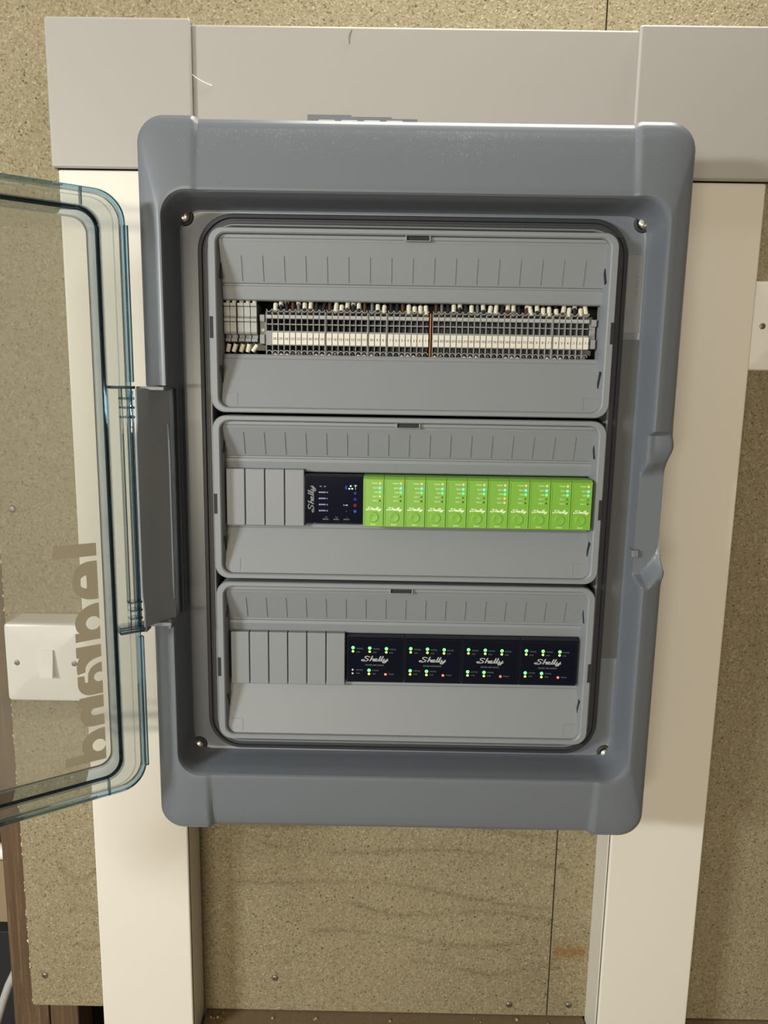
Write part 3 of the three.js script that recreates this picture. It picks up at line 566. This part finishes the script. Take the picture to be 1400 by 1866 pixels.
  // reading direction runs down the door and the letters' tops point to the free edge
  for (const s of letters) {
    const g = new THREE.ExtrudeGeometry(s, { depth: 0.25, bevelEnabled: false, curveSegments: 14 });
    g.applyMatrix4(new THREE.Matrix4().set(0, 1, 0, 30.6, -1, 0, 0, -30.2, 0, 0, 1, 18.75, 0, 0, 0, 1));
    dp('letter', g, M.print);
  }
}

// ---------------------------------------------------------------- blanking strips
{
  const strip = (x0, pitch, n, y0, y1, first, label) => {
    const o = thing('blanking_strip', [x0, y0, -46], label, 'blanking plate'), h = y1 - y0;
    const seg = metres(planarUV(box(0.35, pitch - 0.35, 0, h, 8, 18, 0.8), 100)), seg0 = metres(planarUV(box(0.35, first - 0.35, 0, h, 8, 18, 0.8), 100));
    let x = 0; for (let i = 0; i < n; i++) { const m = new THREE.Mesh(i ? seg : seg0, M.cover); m.name = 'segment'; m.position.x = x / 1000; o.add(m); x += i ? pitch : first; }
    part('backing', box(0, x, 1, h - 1, 4, 9), M.cover, o);
  };
  strip(-162.5, 17.7, 4, -25, 26.2, 17.2, 'grey four-part blanking strip left of the black display relay');
  strip(-161, 17.75, 6, -175.4, -125, 17.6, 'grey six-part blanking strip left of the black network switches');
}
// ---------------------------------------------------------------- green relays
const lens = (r) => metres(new THREE.SphereGeometry(r, 14, 8).scale(1, 1, 0.45));
const L11 = lens(1.15), L13 = lens(1.55), L9 = lens(0.95), L7 = lens(0.75);
{
  const pitch = 18.2, z = -15, x0 = -39.2;
  const body = metres(prismX([[-22, -52], [-22, -0.8], [-21.4, 0], [20.2, 0], [22.2, -3.2], [22.2, -52]], 0.15, pitch - 0.15));
  const frame = metres(mergeGeometries([box(0.6, 1.3, -21, 19.4, -0.5, 0.5, 0.2), box(pitch - 1.3, pitch - 0.6, -21, 19.4, -0.5, 0.5, 0.2)].map((g) => g.toNonIndexed())));
  const face = metres(faceBox(1.3, pitch - 1.3, -20.6, 19.2, -1, 0.15));
  // the face texture spans the full 18 mm, so its margins are cut off
  { const uv = face.attributes.uv, p = face.attributes.position, n = face.attributes.normal; for (let i = 0; i < uv.count; i++) if (n.getZ(i) > 0.5) uv.setXY(i, p.getX(i) * 1000 / pitch, (p.getY(i) * 1000 + 24) / 44.5); }
  const button = metres(new THREE.LatheGeometry([[4.7, 0], [4.6, 0.5], [4.2, 0.75], [3.6, 0.62], [0, 0.45]].map(([a, b]) => new THREE.Vector2(a, b)), 28).rotateX(Math.PI / 2));
  const lx = 14.6, ly = [3.6, 7.8, 11.5, 15.2, 19].map((d) => 20.5 - d);
  const make = (i) => {
    const on1 = i === 0 || i === 6, on2 = i === 6;
    const label = i === 0 ? 'green relay module beside the black display, its Out 1 light lit and Out 2 dark' : i === 6 ? 'green relay module with both the Out 1 and Out 2 lights lit orange'
      : i === 10 ? 'green relay module at the right end of the row, outputs dark' : `green relay module with dark outputs, ${['', 'second', 'third', 'fourth', 'fifth', 'sixth', '', 'third to last', 'fourth from', 'second to last'][i]}`;
    const o = thing('relay_module', [x0 + pitch * i, 0, z], label, 'relay', 'green relay modules in the middle row');
    const add = (name, g, m, x = 0, y = 0, zz = 0) => { const q = new THREE.Mesh(g, m); q.name = name; q.position.set(x / 1000, y / 1000, zz / 1000); o.add(q); return q; };
    add('housing', body, M.green); add('side_bead', frame, M.green); add('face_plate', face, M.relayFace); add('reset_button', button, M.green, 9, 20.5 - 33.7, 0);
    add('indicator_light', L9, L.orange, lx, ly[0], 0.3); add('indicator_light', L11, L.blue, lx, ly[1], 0.3); add('indicator_light', L11, L.lan, lx, ly[2], 0.3);
    add('indicator_light', on1 ? L9 : L7, on1 ? L.orange : L.offGreen, lx, ly[3], 0.15); add('indicator_light', on2 ? L9 : L7, on2 ? L.orange : L.offDark, lx, ly[4], 0.15);
    return o;
  };
  const place = ['', 'second relay from the black display', 'third relay from the black display', 'fourth relay from the black display', 'fifth relay from the black display', 'just left of the one with both outputs lit', '', 'just right of the one with both outputs lit', 'third from the right end of the row', 'next to the one at the right end'];
  for (let i = 0; i < 11; i++) { const o = make(i); if (place[i]) o.userData.label = 'green relay module with dark outputs, ' + place[i]; }
}
// ---------------------------------------------------------------- relay with display
{
  const o = thing('display_relay', [-92.6, 0, -29], 'black relay module with a lit display listing four outputs', 'relay');
  part('housing', [prismX([[-22.2, -40], [-22.2, -0.6], [-21.6, 0], [20.4, 0], [22.4, -3], [22.4, -40]], 0.2, 53)], M.black, o);
  part('display_screen', faceBox(0.5, 52.7, -21.6, 20.6, -0.6, 0.4), M.displayFace, o);
  for (const x of [226, 334, 440]) part('button', new THREE.CapsuleGeometry(1.1, 4, 4, 8).rotateZ(Math.PI / 2).scale(1, 1, 0.3).translate(x / 11.48, 20.6 - 499 / 540 * 42.2, 0.45), M.black, o);
}
// ---------------------------------------------------------------- network switches
{
  const lights = [[5.9, 11.3, 1], [21.4, 11.5, 1], [36.9, 11.8, 1], [5.9, 14.8, 0], [21.4, 14.9, 0], [36.8, 15.2, 0], [5.8, 32.8, 1], [21, 33.1, 1], [5.8, 36.3, 0], [21, 36.6, 0]];
  const names = ['leftmost black network switch, beside the grey blanks, with two lights unlit', 'second black network switch from the grey blanking strip, all its lights lit', 'third black network switch from the grey blanking strip, all its lights lit', 'last black network switch in the row, beside the enclosure edge, reflecting the room'];
  for (let i = 0; i < 4; i++) {
    const o = thing('network_switch', [-53.4 + 53.55 * i, -150, -29.5], names[i], 'network switch', 'black network switches in the bottom row');
    part('housing', [prismX([[-22.6, -40], [-22.6, -0.6], [-22, 0], [21.4, 0], [22.6, -2.4], [22.6, -40]], 0.2, 53.3)], M.black, o);
    part('face_plate', faceBox(0.5, 53, -22.2, 21.4, -0.6, 0.3), M.switchFace, o);
    for (const [x, y, top] of lights) { const off = i === 0 && x < 6 && y > 30; const q = new THREE.Mesh(off ? L9 : top ? L13 : L11, off ? L.offWhite : top ? L.green : L.yellow); q.name = 'indicator_light'; q.position.set(x / 1000, (22.4 - y) / 1000, 0.0004); o.add(q); }
    const q = new THREE.Mesh(L11, L.red); q.name = 'indicator_light'; q.position.set(0.0364, (22.4 - 36.8) / 1000, 0.0004); o.add(q);
  }
}
// ---------------------------------------------------------------- terminal row
const TZ = -38;
const ONES = ['', 'one', 'two', 'three', 'four', 'five', 'six', 'seven', 'eight', 'nine', 'ten', 'eleven', 'twelve', 'thirteen', 'fourteen', 'fifteen', 'sixteen', 'seventeen', 'eighteen', 'nineteen'];
const word = (n) => (n < 20 ? ONES[n] : 'twenty' + (n > 20 ? '-' + ONES[n - 20] : ''));
{
  const w = 5.22, by = 149.4;
  const body = [box(0, 0.75, -24, 14, -22, 0.2, 0.2), box(0.7, w, 7.6, 11, -22, 0.6, 0.3), box(0.7, w, 2.6, 3.6, -22, -0.4, 0.2), box(0.7, w, -4, -2.6, -22, 0, 0.2), box(0.7, w, -15, -3.4, -22, 0.3, 0.2), box(0.7, w, -24, -22.6, -22, -3, 0.2), box(0.7, w, -24, 14, -24, -20), box(0.7, 1.4, 7.6, 13.8, -22, -1)];
  const funnel = [new THREE.TorusGeometry(2.2, 0.5, 6, 14, Math.PI).rotateZ(Math.PI).translate(w / 2 + 0.3, 15.9, -0.4), new THREE.TorusGeometry(2.2, 0.5, 6, 14, Math.PI).translate(w / 2 + 0.3, -21.6, -0.4)];
  const tick = box(w - 1.5, w - 0.5, 8, 9.6, 0.4, 0.8, 0);
  const bodyG = metres(mergeGeometries([...body, ...funnel].map((g) => { const q = g.index ? g.toNonIndexed() : g; return q; }))), tickG = metres(tick);
  const caps = metres(box(0.75, w, 8, 10.8, 0.4, 1.0, 0.2));
  const markers = []; for (let n = 1; n <= 26; n++) { const g = faceBox(0.7, w - 0.1, -14.3, -4.3, 0.3, 2.2), uv = g.attributes.uv, c = (n - 1) % 7, r = Math.floor((n - 1) / 7); for (let i = 0; i < uv.count; i++) { const u = uv.getX(i), v = uv.getY(i); uv.setXY(i, (c + 0.02 + 0.96 * u) / 7, 1 - (r + 1 - (0.02 + 0.96 * v)) / 4); } markers.push(metres(g)); }
  const wireTop = (lean, mat, bare) => [[0, 0, 0], [lean * 0.4, 7, -3], [lean, 16, -10], [lean * 1.4, 30, -26]];
  const block = (x, n, side) => {
    const o = thing('terminal_block', [x, by, TZ], `slim grey terminal block with white marker ${word(n)}, ${side} of the orange partition`, 'terminal', 'numbered terminal blocks in the top row');
    const add = (name, g, m) => { const q = new THREE.Mesh(g, m); q.name = name; o.add(q); };
    add('body', bodyG, M.terminal); add('clamp_cap', caps, M.terminalLight); add('cap_notch', tickG, M.slot); add('marker', markers[n - 1], M.marker);
    return o;
  };
  // groups of blocks are parted by thin end plates; positions give the left edge of each block
  const bank = (x0, x1, breaks) => { const xs = [], gap = 1.15; let x = x0; const step = (x1 - x0 - gap * breaks.length) / 26; for (let n = 26; n >= 1; n--) { xs.push([n, x]); x += step; if (breaks.includes(n)) x += gap; } return xs; };
  const left = bank(-121.6, 15.4, [18, 11, 8]), right = bank(18.6, 155, [7]);
  const plate = (x, mat, label, name = 'end_plate') => { const o = thing(name, [x, by, TZ], label, 'end plate'); part('plate', box(0, 1.0, -24, 14, -24, 1.4, 0.3), mat, o); };
  for (const [n, x] of left) block(x, n, 'left');
  for (const [n, x] of right) block(x, n, 'right');
  {
    const o = thing('terminal_block', [-126.9, by, TZ], 'slim grey terminal block without a marker, at the left end of the numbered row', 'terminal', 'numbered terminal blocks in the top row');
    for (const [nm, g, m] of [['body', bodyG, M.terminal], ['clamp_cap', caps, M.terminalLight], ['cap_notch', tickG, M.slot]]) { const q = new THREE.Mesh(g, m); q.name = nm; o.add(q); }
  }
  const after = (list, n) => list.find((q) => q[0] === n - 1)[1] - 1.1;
  for (const n of [18, 11, 8]) plate(after(left, n), M.terminal, `thin grey end plate between terminal markers ${word(n)} and ${word(n - 1)}, left of the orange partition`);
  plate(after(right, 7), M.terminal, 'thin grey end plate between terminal markers seven and six, right of the orange partition');
  plate(16.5, M.orange, 'thin orange partition plate between the two banks of terminals', 'partition_plate');
  // end stops
  const stop = (x, label) => { const o = thing('end_stop', [x, by, TZ], label, 'end stop'); part('clamp_body', [box(0, 5.4, -14, 11, -24, -4, 0.6), box(0.6, 5, 5, 11, -4, 0.4, 0.5), box(0.6, 5, -14, -6, -4, 0.4, 0.5)], M.terminal, o); part('clamp_screw', new THREE.CylinderGeometry(1.4, 1.4, 1, 12).rotateX(Math.PI / 2).translate(2.8, -2, -3.8), M.dullSteel, o); };
  stop(-132.8, 'grey end stop between the small lever blocks and terminal marker twenty-six'); stop(156.6, 'grey end stop at the right end of the terminal row');
  // wires coming down into the upper entries; marked ones wear white printed sleeves
  const sleeves = { l: { 26: [4, 0], 25: [9, -1], 24: [10, -1.5], 23: [12, -1], 22: [10, -1.5], 21: [5.5, -0.5], 20: [6, 0], 18: [12, 4], 16: [4.5, 2], 15: [4, 1], 14: [7, 0.5], 13: [10, 0.3], 12: [6, -0.2], 10: [13, 0.2], 9: [5, -0.3], 8: [3.4, 2], 7: [13, 0], 5: [0, 0], 4: [3.4, 0.6], 3: [3.6, 0.3], 2: [3.4, 0.2], 1: [3, -1] },
    r: { 24: [12, 0.6], 23: [5, 0.4], 22: [9, 0.8], 20: [4.6, 0.2], 19: [14, 0], 18: [6.5, -0.6], 17: [4.4, 3], 16: [4.6, 2.4], 15: [11, 2.6], 14: [7.4, 1.6], 13: [7, 1], 11: [9, 4.2], 10: [4, -2.6], 9: [6.4, 0.2], 8: [3.4, 0.4], 7: [3.4, 0.3], 6: [3.2, -0.4], 5: [6, 3.8], 4: [3, 3], 3: [9, 1.2], 2: [3.2, 1.5], 1: [5.4, -1.6] } };
  const cache = {};
  const wireGeo = (lean) => (cache[lean] ??= metres(mergeGeometries(capTube(wireTop(lean), 1.4, 10, 8).map((g) => g.toNonIndexed()))));
  const mats = [M.wireBlack, M.wireBlack, M.wireBrown, M.wireBlack, M.wireGrey, M.wireBrown];
  const sleeveGeo = [5.4, 7, 8.4].map((h) => metres(mergeGeometries([new THREE.CylinderGeometry(2, 2, h, 12, 1, true), new THREE.CylinderGeometry(1.45, 1.45, h, 12, 1, true), new THREE.RingGeometry(1.42, 2, 12).rotateX(-Math.PI / 2).translate(0, h / 2, 0), new THREE.RingGeometry(1.42, 2, 12).rotateX(Math.PI / 2).translate(0, -h / 2, 0), new THREE.TorusGeometry(1.98, 0.16, 5, 14).rotateX(Math.PI / 2).translate(0, h * 0.2, 0), new THREE.TorusGeometry(1.98, 0.16, 5, 14).rotateX(Math.PI / 2).translate(0, -h * 0.2, 0)].map((g) => g.toNonIndexed()))));
  const wire = (x, n, side, row) => {
    const def = row.startsWith('up') ? sleeves[side[0]][n] : null, lean = def ? def[1] : [-0.5, 0.3, 1, 0][n % 4];
    const up = row === 'upper';
    const o = thing('wire', [x + 2.9, up ? by + 13.6 : by - 21.6, TZ - 1.6], up ? `dark wire entering the top of the terminal marked ${word(n)}, ${side} of the orange partition` : `wire end showing under the terminal marked ${word(n)}, ${side} of the orange partition`, 'wire', up ? 'wires into the tops of the terminals' : 'wires under the terminals');
    const m = new THREE.Mesh(wireGeo(lean), mats[(n * 7 + (side === 'left' ? 0 : 3)) % 6]); m.name = 'core'; if (!up) m.rotation.x = Math.PI - 0.0; o.add(m);
    if (!up) m.scale.z = -1;
    if (def && def[0]) {
      const s = new THREE.Mesh(sleeveGeo[(n * 5) % 3], M.sleeve); s.name = 'sleeve'; const t = Math.min(0.9, def[0] / 22); const c = new THREE.CatmullRomCurve3(wireTop(lean).map((p) => new THREE.Vector3(...p))), a = c.getPoint(t), d = c.getTangent(t);
      s.position.copy(a.multiplyScalar(0.001)); s.quaternion.setFromUnitVectors(new THREE.Vector3(0, 1, 0), d); o.add(s);
    } else if (!up && (n * 13 + (side === 'left' ? 5 : 0)) % 7 < 3) { const s = new THREE.Mesh(sleeveGeo[0], M.sleeve); s.name = 'sleeve'; s.position.set(0, -0.0034, -0.0006); o.add(s); }
    return o;
  };
  for (const [n, x] of left) { wire(x, n, 'left', 'upper'); wire(x, n, 'left', 'lower'); }
  for (const [n, x] of right) { wire(x, n, 'right', 'upper'); wire(x, n, 'right', 'lower'); }
  // five wider grey distribution blocks at the left end
  const small = [[-163.2, 'first'], [-157.6, 'second'], [-151.2, 'third'], [-145.5, 'fourth'], [-139.8, 'fifth']];
  const kw = 5.5, lever = (y0, y1) => prismX([[y0, 0], [y0, 2.2], [y0 + 0.8, 3], [y0 + 1.6, 2], [(y0 + y1) / 2, 2.6], [y1 - 3.4, 2.4], [y1 - 2.8, 1.2], [y1 - 2.4, 3.4], [y1, 3.4], [y1, 0]], 0.2, kw - 0.2);
  const kb = metres(mergeGeometries([box(0.1, kw - 0.1, -6.2, 20.3, -24, 0.2, 0.4), box(0.2, kw - 0.2, -12.6, -6.2, -24, -4, 0.4)].map((g) => g.toNonIndexed()))), ku = metres(lever(7.8, 20.2)), kd = metres(lever(-5.6, 7.2)), kf = metres(box(0.2, kw - 0.2, -12.4, -9.4, -4, -1, 0.4));
  for (const [x, nth] of small) {
    const o = thing('distribution_block', [x, by, TZ], `small grey two-lever block, ${nth} from the left end of the top row`, 'terminal', 'small lever blocks at the left end of the top row');
    for (const [nm, g, m] of [['body', kb, M.terminal], ['lever', ku, M.terminalLight], ['lever', kd, M.terminalLight], ['foot', kf, M.terminal]]) { const q = new THREE.Mesh(g, m); q.name = nm; o.add(q); }
    const lean = rr(-2.4, 1.6), up = thing('wire', [x + 2.8, by + 18.6, TZ - 3], `wire rising from the ${nth} small lever block at the left end`, 'wire', 'wires of the small lever blocks');
    const q = new THREE.Mesh(wireGeo(+lean.toFixed(1)), M.wireBlack); q.name = 'core'; up.add(q); const s = new THREE.Mesh(sleeveGeo[2], M.sleeve); s.name = 'sleeve'; s.position.set(lean * 0.00012, 0.0048, -0.001); s.rotation.x = -0.3; up.add(s);
    const dn = thing('wire', [x + 2.8, by - 12.8, TZ - 2], `wire leaving the foot of the ${nth} small lever block at the left end`, 'wire', 'wires of the small lever blocks');
    const q2 = new THREE.Mesh(wireGeo(+(lean * 0.6).toFixed(1)), M.wireBlack); q2.name = 'core'; q2.rotation.x = Math.PI; q2.scale.z = -1; dn.add(q2); const s2 = new THREE.Mesh(sleeveGeo[1], M.sleeve); s2.name = 'sleeve'; s2.position.set(0, -0.005, -0.0004); s2.rotation.z = rr(-0.7, 0.2); dn.add(s2);
  }
}

scene.traverse((o) => { if (o.isMesh) { o.castShadow = true; o.receiveShadow = true; } });
renderer.render(scene, camera);
